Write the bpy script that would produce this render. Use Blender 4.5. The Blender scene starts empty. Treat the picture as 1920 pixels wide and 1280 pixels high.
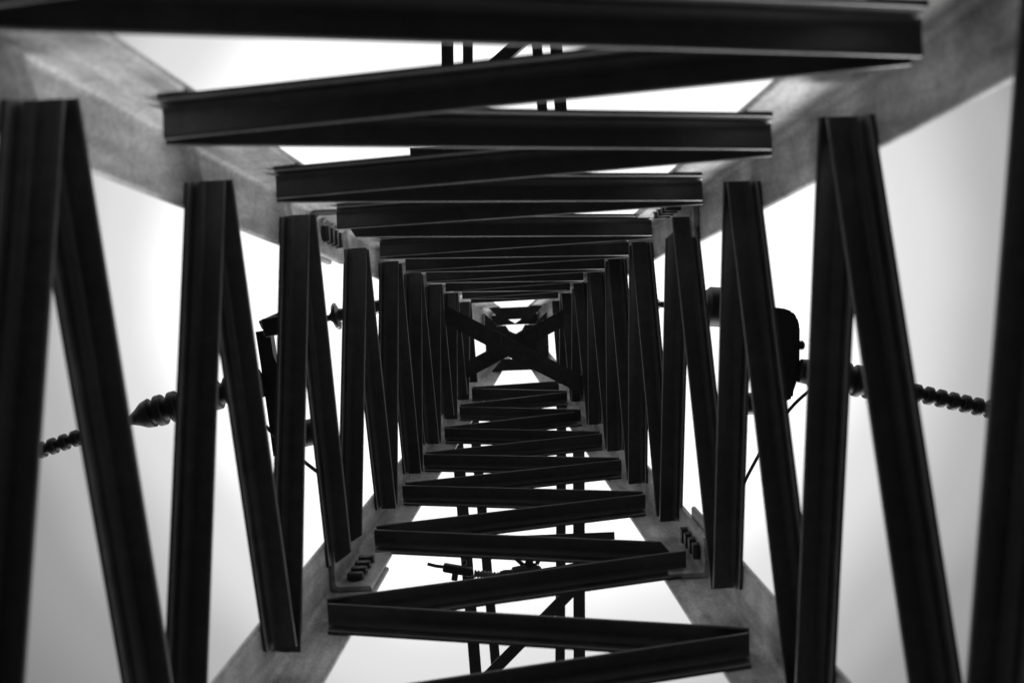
import bpy, bmesh, math, random
from mathutils import Vector, Matrix, noise
random.seed(7)
C = bpy.context.scene

# ---------------------------------------------------------------- camera
U = 0.6                      # one tower unit in metres (half the tower width at eye level)
EYE = 1.62                   # camera height above the ground
def W(p): return Vector((p[0]*U, p[1]*U, p[2]*U + EYE))
cam_d = bpy.data.cameras.new('camera'); cam = bpy.data.objects.new('camera', cam_d)
C.collection.objects.link(cam); C.camera = cam
right = Vector((0.99912, 0.04149, 0.00549)); down = Vector((-0.04114, 0.99773, -0.05326)); fwd = Vector((-0.00768, 0.05299, 0.99857))
cam.matrix_world = Matrix(((right.x, -down.x, -fwd.x, 0), (right.y, -down.y, -fwd.y, 0), (right.z, -down.z, -fwd.z, EYE), (0, 0, 0, 1)))
cam_d.sensor_width = 36; cam_d.lens = 36*1900/1920
cam_d.clip_start = 0.02; cam_d.clip_end = 3000
cam_d.dof.use_dof = True; cam_d.dof.focus_distance = 3.4; cam_d.dof.aperture_fstop = 3.2

# ---------------------------------------------------------------- sky and sun
SUN_EL = math.radians(27); SUN_DIR = Vector((0.36, 0.93, 0)).normalized()      # towards the sun, on the ground plan
w = bpy.data.worlds.new('World'); C.world = w; w.use_nodes = True
nt = w.node_tree; nt.nodes.clear(); N = nt.nodes.new; LK = nt.links.new
out = N('ShaderNodeOutputWorld'); bg = N('ShaderNodeBackground'); LK(bg.outputs[0], out.inputs[0])
sky = N('ShaderNodeTexSky'); sky.sky_type = 'NISHITA'; sky.sun_disc = False
sky.sun_elevation = SUN_EL; sky.sun_rotation = math.atan2(SUN_DIR.x, SUN_DIR.y); sky.dust_density = 4
bw = N('ShaderNodeRGBToBW'); LK(sky.outputs[0], bw.inputs[0])
# overcast: a thin bright sheet of cloud overhead, lens falloff put in as a darker ring around it
tc = N('ShaderNodeTexCoord'); sep = N('ShaderNodeSeparateXYZ'); LK(tc.outputs['Generated'], sep.inputs[0])
ns = N('ShaderNodeTexNoise'); ns.inputs['Scale'].default_value = 2.2; ns.inputs['Detail'].default_value = 3; LK(tc.outputs['Generated'], ns.inputs[0])
nm = N('ShaderNodeMath'); nm.operation = 'MULTIPLY_ADD'; LK(ns.outputs[0], nm.inputs[0]); nm.inputs[1].default_value = 0.045; LK(sep.outputs[2], nm.inputs[2])
rp = N('ShaderNodeValToRGB'); LK(nm.outputs[0], rp.inputs[0]); cr = rp.color_ramp; cr.interpolation = 'EASE'
cr.elements[0].position = 0.0; cr.elements[0].color = (0.10,)*3 + (1,)
cr.elements[1].position = 0.985; cr.elements[1].color = (1.4,)*3 + (1,)
for p_, v_ in ((0.24, 0.20), (0.42, 1.7), (0.72, 1.7), (0.863, 0.25), (0.903, 0.35), (0.924, 0.50), (0.957, 0.84)):  # bright band out of view added to fill the legs; dark horizon blackens undersides
    e = cr.elements.new(p_); e.color = (v_,)*3 + (1,)
cl = N('ShaderNodeMath'); cl.operation = 'MULTIPLY'; LK(rp.outputs[0], cl.inputs[0]); cl.inputs[1].default_value = 9.0
mx = N('ShaderNodeMath'); mx.operation = 'MULTIPLY_ADD'; LK(bw.outputs[0], mx.inputs[0]); mx.inputs[1].default_value = 0.12; LK(cl.outputs[0], mx.inputs[2])
LK(mx.outputs[0], bg.inputs[0]); bg.inputs[1].default_value = 0.1
sun_d = bpy.data.lights.new('sun', 'SUN'); sun_d.energy = 2.6; sun_d.angle = math.radians(24); sun_d.color = (1, 1, 1)
sun = bpy.data.objects.new('sun', sun_d); C.collection.objects.link(sun)
sv = Vector((SUN_DIR.x*math.cos(SUN_EL), SUN_DIR.y*math.cos(SUN_EL), math.sin(SUN_EL)))
sun.rotation_euler = sv.to_track_quat('Z', 'Y').to_euler(); sun.location = sv*30
C.view_settings.view_transform = 'Standard'; C.view_settings.look = 'None'; C.view_settings.exposure = 0; C.view_settings.gamma = 1
C.render.engine = 'CYCLES'; C.cycles.samples = 128
C.render.resolution_x = 1024; C.render.resolution_y = 682

# ---------------------------------------------------------------- materials
def steel(name, lo, hi, rough=0.55, metal=0.25, streak=1.0, dirt=0.0, spec=0.5):
    m = bpy.data.materials.new(name); m.use_nodes = True; t = m.node_tree; b = t.nodes['Principled BSDF']
    n = t.nodes.new; k = t.links.new
    g = n('ShaderNodeNewGeometry')
    a = n('ShaderNodeTexNoise'); a.inputs['Scale'].default_value = 9; a.inputs['Detail'].default_value = 6; a.inputs['Roughness'].default_value = 0.65; k(g.outputs['Position'], a.inputs[0])
    mp = n('ShaderNodeMapping'); mp.inputs['Scale'].default_value = (38, 38, 5); k(g.outputs['Position'], mp.inputs[0])
    s = n('ShaderNodeTexNoise'); s.inputs['Scale'].default_value = 1; s.inputs['Detail'].default_value = 4; k(mp.outputs[0], s.inputs[0])
    mi = n('ShaderNodeMix'); mi.data_type = 'FLOAT'; mi.inputs[0].default_value = 0.4*streak; k(a.outputs[0], mi.inputs[2]); k(s.outputs[0], mi.inputs[3])
    v = n('ShaderNodeTexVoronoi'); v.inputs['Scale'].default_value = 5.5; k(g.outputs['Position'], v.inputs[0])      # a few dark blotches
    vr = n('ShaderNodeValToRGB'); vr.color_ramp.elements[0].position = 0.02; vr.color_ramp.elements[0].color = (0.35,)*3+(1,); vr.color_ramp.elements[1].position = 0.10; k(v.outputs['Distance'], vr.inputs[0])
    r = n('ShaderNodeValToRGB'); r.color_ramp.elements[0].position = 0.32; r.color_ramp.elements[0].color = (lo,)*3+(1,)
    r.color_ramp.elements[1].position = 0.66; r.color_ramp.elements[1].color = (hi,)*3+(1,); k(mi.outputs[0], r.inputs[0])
    mm = n('ShaderNodeMix'); mm.data_type = 'RGBA'; mm.blend_type = 'MULTIPLY'; mm.inputs[0].default_value = 0.8; k(r.outputs[0], mm.inputs[6]); k(vr.outputs[0], mm.inputs[7])
    d1 = n('ShaderNodeTexNoise'); d1.inputs['Scale'].default_value = 3.1; d1.inputs['Detail'].default_value = 7; d1.inputs['Roughness'].default_value = 0.7; k(g.outputs['Position'], d1.inputs[0])
    d2 = n('ShaderNodeValToRGB'); d2.color_ramp.elements[0].position = 0.40; d2.color_ramp.elements[0].color = (1-dirt,)*3+(1,); d2.color_ramp.elements[1].position = 0.56; k(d1.outputs[0], d2.inputs[0])
    m2 = n('ShaderNodeMix'); m2.data_type = 'RGBA'; m2.blend_type = 'MULTIPLY'; m2.inputs[0].default_value = 1; k(mm.outputs[2], m2.inputs[6]); k(d2.outputs[0], m2.inputs[7])
    fg = n('ShaderNodeTexNoise'); fg.inputs['Scale'].default_value = 160; fg.inputs['Detail'].default_value = 3; k(g.outputs['Position'], fg.inputs[0])
    fr = n('ShaderNodeValToRGB'); fr.color_ramp.elements[0].position = 0.35; fr.color_ramp.elements[0].color = (.6,)*3+(1,); fr.color_ramp.elements[1].position = 0.6; k(fg.outputs[0], fr.inputs[0])
    m3 = n('ShaderNodeMix'); m3.data_type = 'RGBA'; m3.blend_type = 'MULTIPLY'; m3.inputs[0].default_value = 0.8; k(m2.outputs[2], m3.inputs[6]); k(fr.outputs[0], m3.inputs[7])
    k(m3.outputs[2], b.inputs['Base Color']); b.inputs['Metallic'].default_value = metal; b.inputs['Specular IOR Level'].default_value = spec
    rr = n('ShaderNodeMapRange'); rr.inputs[3].default_value = rough-0.1; rr.inputs[4].default_value = rough+0.15; k(a.outputs[0], rr.inputs[0]); k(rr.outputs[0], b.inputs['Roughness'])
    bp = n('ShaderNodeBump'); bp.inputs['Strength'].default_value = 0.45; bp.inputs['Distance'].default_value = 0.003; k(a.outputs[0], bp.inputs['Height']); k(bp.outputs[0], b.inputs['Normal'])
    return m
M_LEG = steel('galvanised_leg_steel', 0.34, 0.84, 0.45, 0.0, 1.6, 0.5, 0.8)
M_BAR_SHADED = steel('shade_darkened_bar_steel', 0.010, 0.055, 0.38, 0.0, 1.4, 0.5, 0.9)  # same galvanised steel as the legs; underside shade put into its near-black colour
M_BOLT = steel('bolt_steel', 0.03, 0.07, 0.35, 0.0)
M_DARK = steel('dark_rubber', 0.012, 0.025, 0.6, 0.0)
M_PORC = steel('glazed_insulator', 0.03, 0.05, 0.25, 0.0)
M_ALU = steel('weathered_aluminium', 0.10, 0.2, 0.5, 0.3)
gm = bpy.data.materials.new('dark_grass_ground'); gm.use_nodes = True; t = gm.node_tree
gn = t.nodes.new('ShaderNodeTexNoise'); gn.inputs['Scale'].default_value = 1.5; gn.inputs['Detail'].default_value = 8
gp = t.nodes.new('ShaderNodeNewGeometry'); t.links.new(gp.outputs['Position'], gn.inputs[0])
gr = t.nodes.new('ShaderNodeValToRGB'); gr.color_ramp.elements[0].color = (0.006,)*3+(1,); gr.color_ramp.elements[1].color = (0.022,)*3+(1,)
t.links.new(gn.outputs[0], gr.inputs[0]); t.links.new(gr.outputs[0], t.nodes['Principled BSDF'].inputs['Base Color']); t.nodes['Principled BSDF'].inputs['Roughness'].default_value = 1

# ---------------------------------------------------------------- helpers
def obj(name, bm, mat, parent=None, ang=40):
    me = bpy.data.meshes.new(name); bmesh.ops.recalc_face_normals(bm, faces=bm.faces); bm.to_mesh(me); bm.free()
    me.materials.append(mat)
    if ang:
        for p in me.polygons: p.use_smooth = True
        me.set_sharp_from_angle(angle=math.radians(ang))
    o = bpy.data.objects.new(name, me); C.collection.objects.link(o)
    if parent: o.parent = parent
    return o
def empty(name, label, cat, group=None):
    o = bpy.data.objects.new(name, None); C.collection.objects.link(o); o['label'] = label; o['category'] = cat; o.empty_display_size = 0.2
    if group: o['group'] = group
    return o

def arc(cx_, cy_, r, a0, a1, n=8):
    return [(cx_ + r*math.cos(math.radians(a0+(a1-a0)*i/n)), cy_ + r*math.sin(math.radians(a0+(a1-a0)*i/n))) for i in range(n+1)]
def angle_profile(b, t, rf, rt, b2=None):
    """rolled steel angle: (a, c) points; a runs along flange 1 away from the heel, c along flange 2"""
    b2 = b2 or b
    return [(0, 0), (b, 0)] + arc(b-rt, t-rt, rt, 0, 90) + arc(t+rf, t+rf, rf, 270, 180) + arc(t-rt, b2-rt, rt, 0, 90) + [(0, b2)]
def sweep(bm, prof, A0, A1, ea, ec, m0=None, m1=None):
    """extrude profile from A0 to A1 (tower units); m0/m1(a, c) shorten either end"""
    d = (A1-A0); L = d.length; d = d/L; rings = []
    for (A, mf, sg) in ((A0, m0, 1), (A1, m1, -1)):
        rings.append([bm.verts.new(W(A + ea*a + ec*c + d*(sg*(mf(a, c) if mf else 0)))) for a, c in prof])
    n = len(prof)
    for i in range(n): bm.faces.new((rings[0][i], rings[0][(i+1) % n], rings[1][(i+1) % n], rings[1][i]))
    bm.faces.new(rings[0]); bm.faces.new(rings[1][::-1])
def box(bm, c, ex, ey, ez, sx, sy, sz, bev=0.0):
    vs = [bm.verts.new(W(c + ex*(sx*i) + ey*(sy*j) + ez*(sz*k))) for i in (-.5, .5) for j in (-.5, .5) for k in (-.5, .5)]
    fs = [bm.faces.new([vs[q] for q in f]) for f in ((0,1,3,2), (4,6,7,5), (0,4,5,1), (2,3,7,6), (0,2,6,4), (1,5,7,3))]
    if bev:
        es = {e for f in fs for e in f.edges}
        bmesh.ops.bevel(bm, geom=list(es), offset=bev*U, segments=2, profile=0.5, affect='EDGES')
def lathe(bm, A, B, prof, n=20):
    """prof: (s, r) along A->B, s in 0..1 of the length, r in tower units"""
    d = (B-A).normalized(); L = (B-A).length
    u = d.cross(Vector((0, 0, 1)) if abs(d.z) < .9 else Vector((1, 0, 0))).normalized(); v = d.cross(u); prev = None
    for s, r in prof:
        ring = [bm.verts.new(W(A + d*(L*s) + u*(r*math.cos(2*math.pi*i/n)) + v*(r*math.sin(2*math.pi*i/n)))) for i in range(n)]
        if prev:
            for i in range(n): bm.faces.new((prev[i], prev[(i+1) % n], ring[(i+1) % n], ring[i]))
        else: bm.faces.new(ring[::-1])
        prev = ring
    bm.faces.new(prev)
def tube(bm, pts, r, n=8):
    prev = None
    for i, p in enumerate(pts):
        d = (pts[min(i+1, len(pts)-1)] - pts[max(i-1, 0)]).normalized()
        u = d.cross(Vector((0, 0, 1)) if abs(d.z) < .9 else Vector((1, 0, 0))).normalized(); v = d.cross(u)
        ring = [bm.verts.new(W(p + u*(r*math.cos(2*math.pi*k/n)) + v*(r*math.sin(2*math.pi*k/n)))) for k in range(n)]
        if prev:
            for k in range(n): bm.faces.new((prev[k], prev[(k+1) % n], ring[(k+1) % n], ring[k]))
        else: bm.faces.new(ring[::-1])
        prev = ring
    bm.faces.new(prev)

# ---------------------------------------------------------------- tower geometry (tower units; camera at the origin)
CX, CY, TAP, B = -0.0371, 0.4127, 0.09, 0.083
ZG = -EYE/U; ZTOP = 10.5
def cy(z): return CY + 0.008*max(0.0, z-4.1)      # the upper section leans a touch
def half(z): return 1 - TAP*z                      # toe plane of the lacing bars
tower = empty('lattice_tower', 'tall tapering lattice tower of galvanised steel angles seen from inside looking straight up', 'tower')
tower.location = (CX*U, CY*U, 0)
def part(name, bm, mat, parent=tower, label=None, ang=0):      # rolled sections are faceted finely, so flat shading keeps their faces true
    o = obj(name, bm, mat, None, ang)
    o.parent = parent; o.matrix_parent_inverse = parent.matrix_basis.inverted() if parent is tower else Matrix()
    if label: o['label'] = label
    return o

# legs: one angle at each corner, heel outwards; a heavier section below the splice
ZS = 4.12
LT = 0.016
for sx, sy in ((-1, -1), (1, -1), (-1, 1), (1, 1)):
    ex = Vector((-sx, 0, 0)); ey = Vector((0, -sy, 0))
    def heel(z): h = half(z) + B + LT; return Vector((CX + sx*h, cy(z) + sy*h, z))
    wx = 0.198 if sy < 0 else 0.172; wy = 0.176 if sy < 0 else 0.20      # flange widths as the photo shows them
    bm = bmesh.new(); sweep(bm, angle_profile(wx+LT, LT, 0.02, 0.010, wy+LT), heel(ZG), heel(ZS), ex, ey); part('leg', bm, M_LEG)
    bm = bmesh.new(); sweep(bm, angle_profile(0.145+LT, LT, 0.018, 0.009), heel(ZS+0.006), heel(ZTOP), ex, ey); part('leg', bm, M_LEG)
    # splice angle with its two rows of bolts
    z0, z1 = 3.865, 4.24
    def inner(z, q=0.0): h = half(z) + B - 0.002 - q; return Vector((CX + sx*h, cy(z) + sy*h, z))
    bm = bmesh.new()
    pr = [p for p in arc(0.02, 0.02, 0.02, 270, 180, 5)]
    pr = [(0.158, 0.0)] + arc(0.149, 0.009, 0.009, 0, 90, 3) + arc(0.018+0.016, 0.018+0.016, 0.016, 270, 180, 5) + arc(0.009, 0.149, 0.009, 0, 90, 3) + [(0, 0.158)] + arc(0.02, 0.02, 0.02, 180, 270, 5)
    sweep(bm, pr, inner(z0), inner(z1), ex, ey)
    sp = part('splice_plate', bm, M_LEG, label=None)
    for (e1, e2) in (((ex, ey),) if sx*sy < 0 else ((ey, ex),)):       # one row of four bolts per splice, round the tower in turn
        for zb in (3.945, 4.007, 4.069, 4.131):
            bm = bmesh.new(); base = inner(zb) + e1*0.076 + e2*0.0165
            mb = bmesh.new()
            box(bm, base+e2*0.0145, e1, Vector((0, 0, 1)), e2, .062, .036, .025, .004)
            lathe(bm, base+e2*0.0, base+e2*0.005, ((0, .034), (1, .034)), 16)
            mb.free(); o = obj('bolt', bm, M_BOLT, None, 30); o.parent = sp

# lacing bars -------------------------------------------------------------------
SGN = {'TL': (-1, -1), 'TR': (1, -1), 'BL': (-1, 1), 'BR': (1, 1)}
WALL = {'L': (Vector((1, 0, -TAP)).normalized(), 0), 'R': (Vector((-1, 0, -TAP)).normalized(), 0),
        'U': (Vector((0, 1, -TAP)).normalized(), 1), 'D': (Vector((0, -1, -TAP)).normalized(), 1)}
def toe(w, c, z, gap):
    sx, sy = SGN[c]; h = half(z); g = h + gap
    if w in 'LR': return Vector((CX+sx*h, CY+sy*g, z))
    P = Vector((CX+sx*g, CY+sy*h, z))
    if z > 4.1:                                       # stay on the leaning wall: k*P.y = cy(k z) + sy*half(k z)
        k = (CY - 0.008*4.1 + sy)/(P.y - 0.008*z + sy*TAP*z); P = P*k
    return P
TBAR = 0.0105
PROF = angle_profile(B, TBAR, 0.024, 0.008, 0.072)
def lace(w, c0, z0, g0, c1, z1, g1, mit0=0, mit1=0):
    n = WALL[w][0]; P0 = toe(w, c0, z0, g0); P1 = toe(w, c1, z1, g1); d = (P1-P0).normalized()
    n = (n - d*n.dot(d)).normalized(); c = d.cross(n)
    if c.z > 0: c = -c
    k = 0.0025                                        # a hair off the leg so that no two faces coincide
    off = n*(-B+k) - c*TBAR
    bm = bmesh.new()
    f0 = lambda a, cc: mit0*a/B + max(0, cc-TBAR)*.4; f1 = lambda a, cc: mit1*a/B + max(0, cc-TBAR)*.4
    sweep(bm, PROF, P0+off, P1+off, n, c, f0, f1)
    return part('lacing_bar', bm, M_BAR_SHADED)
# node lists, nearest first: (corner, z in, gap in, z out, gap out)
NODES = {
 'L': [('BL',1.52,.01,1.55,.01),('TL',1.963,-.013,2.017,.002),('BL',2.34,.01,2.40,.01),('TL',2.772,-.014,2.828,-.003),('BL',3.162,-.017,3.201,.017),('TL',3.545,.015,3.623,.028),
       ('BL',3.884,-.009,4.03,-.03),('TL',4.366,.003,4.403,-.001),('BL',4.703,.021,4.729,.014),('TL',5.018,.019,5.092,.014),('BL',5.349,.035,5.397,.036),
       ('TL',5.617,.025,5.662,.015),('BL',5.944,.025,6.001,.030),('TL',6.236,.006,6.297,.018),('BL',6.548,-.013,6.675,.04),('TL',6.898,.013,6.946,.017),('BL',7.191,-.02,7.258,.03),('TL',7.53,.0,7.60,.0),('BL',7.76,0,7.8,0)],
 'R': [('TR',1.58,.01,1.62,.01),('BR',1.91,.01,1.94,.01),('TR',2.410,-.002,2.456,.010),('BR',2.73,.01,2.79,.01),('TR',3.209,.004,3.243,.011),('BR',3.514,-.011,3.541,0),
       ('TR',3.934,.012,4.03,.01),('BR',4.327,.011,4.386,.006),('TR',4.716,.024,4.768,.016),('BR',5.001,.036,5.025,.024),('TR',5.340,.021,5.414,.018),
       ('BR',5.580,.017,5.630,.017),('TR',5.962,.018,6.023,.025),('BR',6.211,.009,6.274,.016),('TR',6.62,.02,6.675,.032),('BR',6.93,.01,6.98,.01),('TR',7.25,.01,7.30,.01),('BR',7.55,0,7.60,0),('TR',7.80,0,7.85,0)],
 'U': [('TL',1.55,.01,1.59,.01),('TR',1.968,.007,2.017,.008),('TL',2.348,-.026,2.403,-.007),('TR',2.736,-.021,2.817,.006),('TL',3.133,-.025,3.196,-.005),('TR',3.5,0,3.578,.021),
       ('TL',3.795,-.031,4.0,.0),('TR',4.333,.009,4.417,.025),('TL',4.668,.008,4.747,.026),('TR',5.011,.042,5.079,.056),('TL',5.296,.018,5.359,.031),
       ('TR',5.615,.028,5.701,.043),('TL',5.914,.023,5.977,.035),('TR',6.252,.007,6.30,.01),('TL',6.60,.026,6.633,.026),('TR',6.905,.015,6.96,.01),('TL',7.22,.01,7.26,.01),('TR',7.50,.01,7.54,.01),('TL',7.66,.01,7.7,.01)],
 'D': [('BL',1.99,.01,2.03,.01),('BR',2.37,.01,2.41,.01),('BL',2.77,.01,2.81,.01),('BR',3.167,.012,3.203,.023),('BL',3.538,.003,3.581,.015),('BR',3.929,.008,4.02,.0),
       ('BL',4.332,.017,4.381,.017),('BR',4.693,.016,4.733,.012),('BL',5.003,.029,5.044,.023),('BR',5.320,.027,5.359,.023),('BL',5.607,.03,5.641,.026),
       ('BR',5.926,.032,5.973,.025),('BL',6.232,.013,6.26,.011),('BR',6.56,.01,6.61,.01),('BL',6.86,.01,6.93,.01),('BR',7.22,.01,7.27,.01),('BL',7.50,.01,7.56,.01),('BR',7.66,.01,7.7,.01)]}
OTHER = {'L': ('TL', 'BL'), 'R': ('TR', 'BR'), 'U': ('TL', 'TR'), 'D': ('BL', 'BR')}
MITRE = {('L', 3.884): .06, ('L', 4.03): .05, ('R', 4.03): .07, ('D', 4.02): .07, ('U', 4.0): .05, ('D', 3.929): .0, ('R', 6.675): .05, ('D', 6.56): .05, ('U', 6.633): .05}
for wl, nodes in NODES.items():
    nodes = list(nodes)
    z = nodes[0][1]; c = nodes[0][0]
    while z > ZG + 0.8:                               # carry the same zigzag on down past the camera to the footing
        z -= 0.395; c = OTHER[wl][1] if c == OTHER[wl][0] else OTHER[wl][0]
        nodes.insert(0, (c, z-.025, .01, z+.025, .01))
    for a, b in zip(nodes, nodes[1:]):
        lace(wl, a[0], a[3], a[4], b[0], b[1], b[2], MITRE.get((wl, a[3]), 0), MITRE.get((wl, b[1]), 0))

# plan bracing: two crossing angles inside the tower at the crossarm levels ------
def angle_bar(P0, P1, nrm, width, thick, mat, parent, name, flip=1, label=None):
    """horizontal or free angle bar: flange facing down of given width centred on P0-P1, second flange standing up"""
    d = (P1-P0).normalized(); n = (nrm - d*nrm.dot(d)).normalized(); s = d.cross(n)*flip
    bm = bmesh.new(); sweep(bm, angle_profile(width, thick, thick, thick*.7), P0 - s*(width/2), P1 - s*(width/2), s, n)
    return part(name, bm, mat, parent, label)
UP = Vector((0, 0, 1))
def R_(x, y, z): return Vector((CX+x, CY+y, z))
angle_bar(R_(-.47, -.285, 6.40), R_(.47, .25, 6.40), UP, .108, .012, M_BAR_SHADED, tower, 'plan_brace')
angle_bar(R_(.40, -.205, 7.20), R_(-.40, .185, 7.20), UP, .108, .012, M_BAR_SHADED, tower, 'plan_brace', -1)

# horizontal frame under the peak, with the legs running on up to the cap ---------
zf = 8.9; h = half(zf) + B - .004
for (sx, sy) in ((-1, 0), (1, 0), (0, -1), (0, 1)):
    n = Vector((-sx, -sy, 0)); t_ = Vector((-sy, sx, 0))
    A = Vector((CX+.012, cy(zf), zf)) - n*h - t_*(h-.004); Bq = A + t_*2*(h-.004)
    bm = bmesh.new(); sweep(bm, angle_profile(.105, .012, .012, .008), A, Bq, n, UP, lambda a, c: a*.93 + .04, lambda a, c: a*.93 + .04)
    part('horizontal_frame_bar', bm, M_BAR_SHADED)
def slab(name, pts, z, th, mat=M_BAR_SHADED):
    y0 = cy(z)-CY; bm = bmesh.new(); f = [bm.verts.new(W(R_(x, y+y0, z))) for x, y in pts]; g = [bm.verts.new(W(R_(x, y+y0, z+th))) for x, y in pts]
    bm.faces.new(f); bm.faces.new(g[::-1])
    for i in range(len(pts)): bm.faces.new((f[i], f[(i+1) % len(pts)], g[(i+1) % len(pts)], g[i]))
    return part(name, bm, mat, ang=30)
# cap: two notched half plates closing the peak, with a gap for the hoisting eye between them
slab('cap_plate', [(-.215, -.20), (-.13, -.20), (0, -.118), (.13, -.20), (.215, -.20), (.215, -.10), (.085, -.105), (.0, -.105), (-.085, -.105), (-.215, -.10)], 9.62, .02)
slab('cap_plate', [(-.215, -.096), (-.09, -.101), (-.06, -.05), (0, -.02), (.06, -.05), (.09, -.101), (.215, -.096), (.215, .18), (.03, .155), (-.03, .15), (-.215, .18)], 9.60, .02)

# crossarm: a tapering box of four chords reaching out on both sides --------------
arm = bpy.data.objects.new('crossarm', None); C.collection.objects.link(arm); arm.parent = tower
arm.matrix_parent_inverse = tower.matrix_basis.inverted()
def chord(side, sx, z, x0, slope, ywid, y0, y1):
    a = R_(sx*(x0), side*y0, z); b = R_(sx*(x0-slope*(y1-y0)), side*y1, z)
    d = (b-a).normalized(); s = d.cross(UP); s = s if s.x*sx < 0 else -s
    bm = bmesh.new(); sweep(bm, angle_profile(ywid, .010, .010, .007), a, b, s, UP); o = obj('chord', bm, M_BAR_SHADED); o.parent = arm
for side in (-1, 1):
    for sx in (-1, 1):
        chord(side, sx, 6.40, .425, .035, .075, .515, 4.2)
        chord(side, sx, 7.20, .352, .045, .070, .44, 4.2)
def arm_bar(p, q, wd=.075):
    d = (q-p).normalized(); s = d.cross(UP)
    bm = bmesh.new(); sweep(bm, angle_profile(wd, .010, .010, .007), p - s*wd/2, q - s*wd/2, s, UP); o = obj('diagonal', bm, M_BAR_SHADED); o.parent = arm
arm_bar(R_(-.36, 2.18, 6.415), R_(.37, 1.48, 6.415)); arm_bar(R_(-.34, 2.22, 6.415), R_(.35, 2.95, 6.415)); arm_bar(R_(-.30, 3.7, 6.415), R_(.34, 3.0, 6.415))
arm_bar(R_(-.36, -1.56, 6.415), R_(.36, -2.14, 6.415)); arm_bar(R_(.34, -2.2, 6.415), R_(-.34, -2.9, 6.415)); arm_bar(R_(-.33, -3.0, 6.415), R_(.30, -3.7, 6.415))
arm_bar(R_(-.60, -1.285, 6.385), R_(.42, -1.285, 6.385), .05); arm_bar(R_(-.42, 1.19, 6.385), R_(.59, 1.19, 6.385), .05)

# ---------------------------------------------------------------- insulators and conductors
ZI = 6.4
def I_(x, y, z=ZI): return Vector((CX+x, CY+y, z))
def ribbed(A, Bq, r0, r1, nr, depth, ends=.0):
    pr = [(0, r0*.5), (0.001, r0-depth)]
    for i in range(nr):
        s0 = (i+.1)/nr; r = r0+(r1-r0)*(i+.5)/nr
        pr += [(s0, r-depth), (s0+.02/nr, r-depth*.12), (s0+.06/nr, r), (s0+.46/nr, r), (s0+.50/nr, r-depth*.12), (s0+.54/nr, r-depth)]
    pr += [(1, (r1-depth)), (1.0001, r1*.5)]
    bm = bmesh.new(); lathe(bm, A, Bq, pr, 20); return bm
def disc_string(t, A, Bq, n, R0):
    d = (Bq-A)/n
    for i in range(n):
        P = A + d*i; bm = bmesh.new()
        lathe(bm, P, P+d, ((0, .02), (.05, R0*.45), (.40, R0*.48), (.5, R0*.55), (.56, R0), (.62, R0*1.02), (.68, R0*.85), (.72, R0*.45), (.8, .02), (1, .02)), 24)
        obj('disc', bm, M_PORC, t)
# left
t = empty('strain_insulator', 'disc insulator string with forked clevis reaching out past the left face of the tower', 'insulator', 'strain insulators on either side of the tower')
disc_string(t, I_(-.55, -.385), I_(-1.20, -.262), 3, .085)
bm = bmesh.new(); lathe(bm, I_(-1.19, -.262), I_(-1.42, -.235), ((0, .05), (.1, .09), (.9, .085), (1, .05)), 16); obj('socket_cap', bm, M_DARK, t)
bm = bmesh.new(); box(bm, I_(-1.50, -.235), Vector((1, -.18, 0)).normalized(), Vector((.18, 1, 0)).normalized(), UP, .17, .12, .05, .015); obj('clevis', bm, M_DARK, t)
bm = bmesh.new(); box(bm, I_(-1.515, -.275, 6.44), Vector((1, -.38, .0)).normalized(), Vector((.38, 1, 0)).normalized(), UP, .20, .06, .03, .008); obj('link_plate', bm, M_ALU, t)
t = empty('dead_end_clamp', 'black flat jumper arm hanging across between the left insulator and its wedge clamp', 'clamp', 'jumper clamps on either side of the tower')
bm = bmesh.new()
sh = [(-1.64, -.20), (-1.55, -.21), (-1.535, -.05), (-1.46, .18), (-1.43, .34), (-1.45, .60), (-1.57, .60), (-1.59, .35), (-1.62, .0)]
f = [bm.verts.new(W(I_(x, y, 6.43))) for x, y in sh]; g = [bm.verts.new(W(I_(x, y, 6.53))) for x, y in sh]
bm.faces.new(f); bm.faces.new(g[::-1])
for i in range(len(sh)): bm.faces.new((f[i], f[(i+1) % len(sh)], g[(i+1) % len(sh)], g[i]))
obj('clamp_arm', bm, M_DARK, t, 30)
bm = bmesh.new(); lathe(bm, I_(-1.43, .47), I_(-1.25, .44), ((0, .05), (.08, .085), (.92, .085), (1, .05)), 14); obj('clamp_keeper', bm, M_DARK, t)
t = empty('ribbed_insulator', 'fat black ribbed sleeve tapering to a point, on the line left of the tower', 'insulator', 'ribbed sleeves on the line conductors')
obj('ribbed_sleeve', ribbed(I_(-1.60, .12), I_(-2.32, .285), .092, .100, 8, .027), M_DARK, t)
bm = bmesh.new(); lathe(bm, I_(-2.32, .285), I_(-2.50, .342), ((0, .095), (.25, .085), (.5, .055), (.75, .032), (1, .028)), 18); obj('sleeve_tip', bm, M_DARK, t)
t = empty('conductor', 'thin black ribbed cable running out of the left edge from the fat sleeve', 'cable', 'ribbed line conductors')
obj('ribbed_cover', ribbed(I_(-2.49, .335), I_(-3.16, .53), .053, .053, 9, .019), M_DARK, t)
bm = bmesh.new(); tube(bm, [I_(-3.15, .53), I_(-8, 1.9, 6.3), I_(-20, 5.2, 5.9), I_(-60, 15, 5.6)], .02); obj('wire', bm, M_DARK, t)
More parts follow.
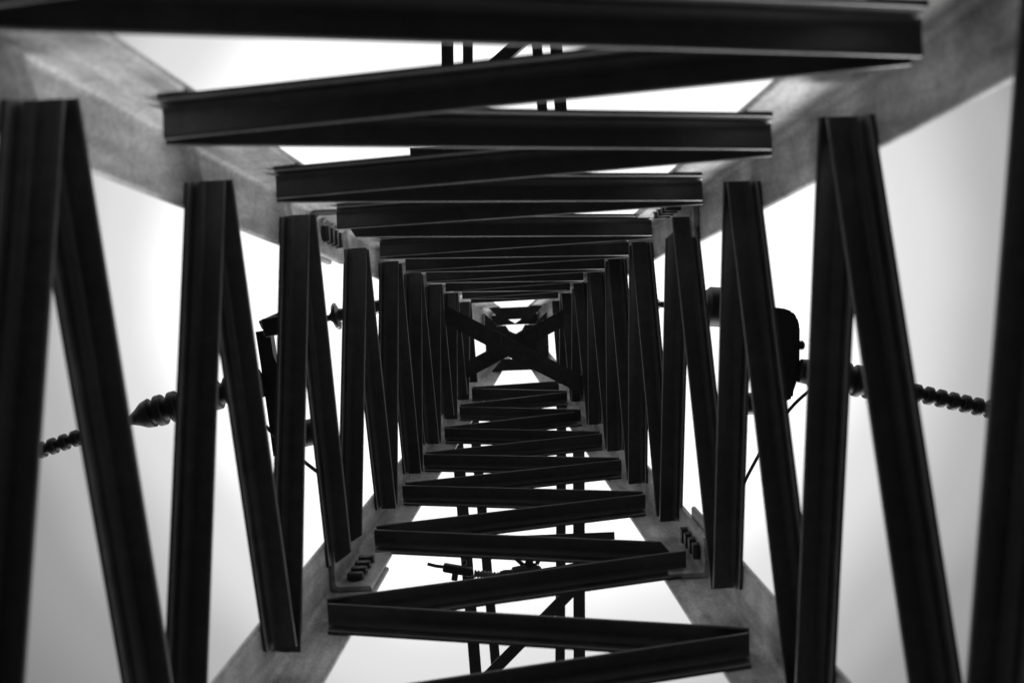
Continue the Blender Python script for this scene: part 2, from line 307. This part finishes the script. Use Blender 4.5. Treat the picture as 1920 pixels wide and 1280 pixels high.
# right
t = empty('strain_insulator', 'short disc insulator with ragged fringe reaching out past the right face of the tower', 'insulator', 'strain insulators on either side of the tower')
disc_string(t, I_(.50, -.30), I_(1.22, -.245), 3, .085)
bm = bmesh.new(); lathe(bm, I_(1.21, -.245), I_(1.40, -.225), ((0, .10), (.15, .125), (.85, .125), (1, .09)), 12); obj('socket_cap', bm, M_DARK, t)
bm = bmesh.new(); lathe(bm, I_(1.39, -.225), I_(1.62, -.16), ((0, .05), (1, .05)), 12); obj('clevis', bm, M_DARK, t)
t = empty('dead_end_clamp', 'large black round-topped clamp body with side knob, right of the tower', 'clamp', 'jumper clamps on either side of the tower')
bm = bmesh.new()
sh = [(1.60, -.215), (1.70, -.215), (1.765, -.19), (1.795, -.15), (1.81, -.09), (1.80, .20), (1.765, .25), (1.755, .36), (1.70, .38), (1.64, .1)]
f = [bm.verts.new(W(I_(x, y, 6.40))) for x, y in sh]; g = [bm.verts.new(W(I_(x, y, 6.54))) for x, y in sh]
bm.faces.new(f); bm.faces.new(g[::-1])
for i in range(len(sh)): bm.faces.new((f[i], f[(i+1) % len(sh)], g[(i+1) % len(sh)], g[i]))
bmesh.ops.bevel(bm, geom=list(bm.edges), offset=.008, segments=2, affect='EDGES')
obj('clamp_body', bm, M_DARK, t, 30)
bm = bmesh.new(); lathe(bm, I_(1.80, .03, 6.45), I_(1.845, .03, 6.45), ((0, .03), (.8, .03), (1, .02)), 8); obj('knob', bm, M_DARK, t)
bm = bmesh.new(); lathe(bm, I_(1.44, .385), I_(1.55, .38), ((0, .05), (.1, .07), (.9, .07), (1, .05)), 12); obj('clamp_keeper', bm, M_DARK, t)
t = empty('ribbed_insulator', 'fat black ribbed sleeve with stepped collar, on the line right of the tower', 'insulator', 'ribbed sleeves on the line conductors')
bm = bmesh.new(); lathe(bm, I_(1.79, .185), I_(1.99, .225), ((0, .05), (.04, .075), (.35, .08), (.4, .095), (1, .095)), 20); obj('collar', bm, M_DARK, t)
obj('ribbed_sleeve', ribbed(I_(1.98, .222), I_(2.36, .315), .105, .098, 5, .016), M_DARK, t)
t = empty('conductor', 'black ribbed cable running out of the right edge from the stepped sleeve', 'cable', 'ribbed line conductors')
obj('ribbed_cover', ribbed(I_(2.35, .31), I_(3.12, .515), .058, .058, 10, .019), M_DARK, t)
bm = bmesh.new(); tube(bm, [I_(3.1, .51), I_(8, 1.75, 6.3), I_(20, 4.7, 5.9), I_(60, 14, 5.6)], .02); obj('wire', bm, M_DARK, t)
def bez(a, b, c, n=12): return [a*((1-s)**2) + b*(2*s*(1-s)) + c*(s*s) for s in [i/n for i in range(n+1)]]
t = empty('jumper_wire', 'thin bent jumper wire drooping below the round-topped clamp on the right', 'cable', 'jumper wires beside the tower')
bm = bmesh.new(); tube(bm, bez(I_(1.87, .31), I_(1.68, .42), I_(1.44, .86), 14) + bez(I_(1.42, .90), I_(1.15, 1.35), I_(.85, 1.45), 10), .011); obj('wire', bm, M_DARK, t)
t = empty('jumper_wire', 'thin dark jumper wire crossing the gap below the black clamp arm on the left', 'cable', 'jumper wires beside the tower')
bm = bmesh.new(); tube(bm, bez(I_(-1.60, .40), I_(-1.45, .58), I_(-1.22, .76), 12) + bez(I_(-1.2, .78), I_(-.95, 1.1), I_(-.70, 1.25), 8), .012); obj('wire', bm, M_DARK, t)
# the phase under the lower end of the crossarm
def arm_phase(yb, flip, lab):
    t = empty('arm_insulator', lab, 'insulator'); y = lambda v: yb + v*flip
    z = 6.28
    bm = bmesh.new(); box(bm, I_(-.41, y(-.045), z), Vector((1, .22*flip, 0)).normalized(), Vector((-.22*flip, 1, 0)).normalized(), UP, .19, .055, .05, .012); obj('clamp_block', bm, M_DARK, t)
    bm = bmesh.new(); box(bm, I_(-.43, y(-.01), z), Vector((1, .2*flip, 0)).normalized(), Vector((-.2*flip, 1, 0)).normalized(), UP, .04, .06, .05, .008); obj('clamp_bolt', bm, M_BOLT, t)
    bm = bmesh.new(); tube(bm, [I_(-.60, y(-.09), z), I_(-.55, y(-.075), z), I_(-.49, y(-.065), z)], .011); obj('tail', bm, M_DARK, t)
    obj('ribbed_rod', ribbed(I_(-.31, y(-.015), z), I_(-.15, y(.005), z), .026, .024, 8, .007), M_ALU, t)
    bm = bmesh.new(); lathe(bm, I_(-.155, y(.005), z), I_(.115, y(-.02), z), ((0, .018), (.05, .03), (.15, .034), (.3, .03), (.34, .045), (.62, .05), (.7, .035), (.95, .035), (1, .02)), 16); obj('end_fitting', bm, M_DARK, t)
    bm = bmesh.new(); box(bm, I_(.04, y(-.07), z+.02), Vector((1, 0, 0)), Vector((0, 1, 0)), UP, .05, .07, .05, .012); obj('bracket', bm, M_DARK, t)
    rr = random.Random(3)
    for bx in (-.46, -.37, -.02, .02, .07, .10):
        bm = bmesh.new(); a = rr.uniform(0, 3); e = Vector((math.cos(a), math.sin(a), 0)); box(bm, I_(bx, y(-.055 + rr.uniform(-.03, .03)), z+.03), e, Vector((-e.y, e.x, 0)), UP, rr.uniform(.03, .07), rr.uniform(.018, .03), .03, .006); obj('shackle', bm, M_DARK, t)
    bm = bmesh.new(); tube(bm, [I_(.11, y(-.02), z), I_(.28, y(-.04), z), I_(.42, y(-.06), z+.02)], .012); obj('link', bm, M_DARK, t)
    return t
arm_phase(1.385, 1, 'small ribbed insulator with clamp block slung under the crossarm, low in the photo')

# ---------------------------------------------------------------- ground
bm = bmesh.new()
n = 60
def gp_(i): s = i/n*2-1; return 1500*math.copysign(abs(s)**3, s)
vs = [[bm.verts.new((gp_(i), gp_(j), .05*noise.noise(Vector((gp_(i)*.15, gp_(j)*.15, 0))))) for j in range(n+1)] for i in range(n+1)]
for i in range(n):
    for j in range(n): bm.faces.new((vs[i][j], vs[i+1][j], vs[i+1][j+1], vs[i][j+1]))
g = obj('ground', bm, gm); g['kind'] = 'structure'
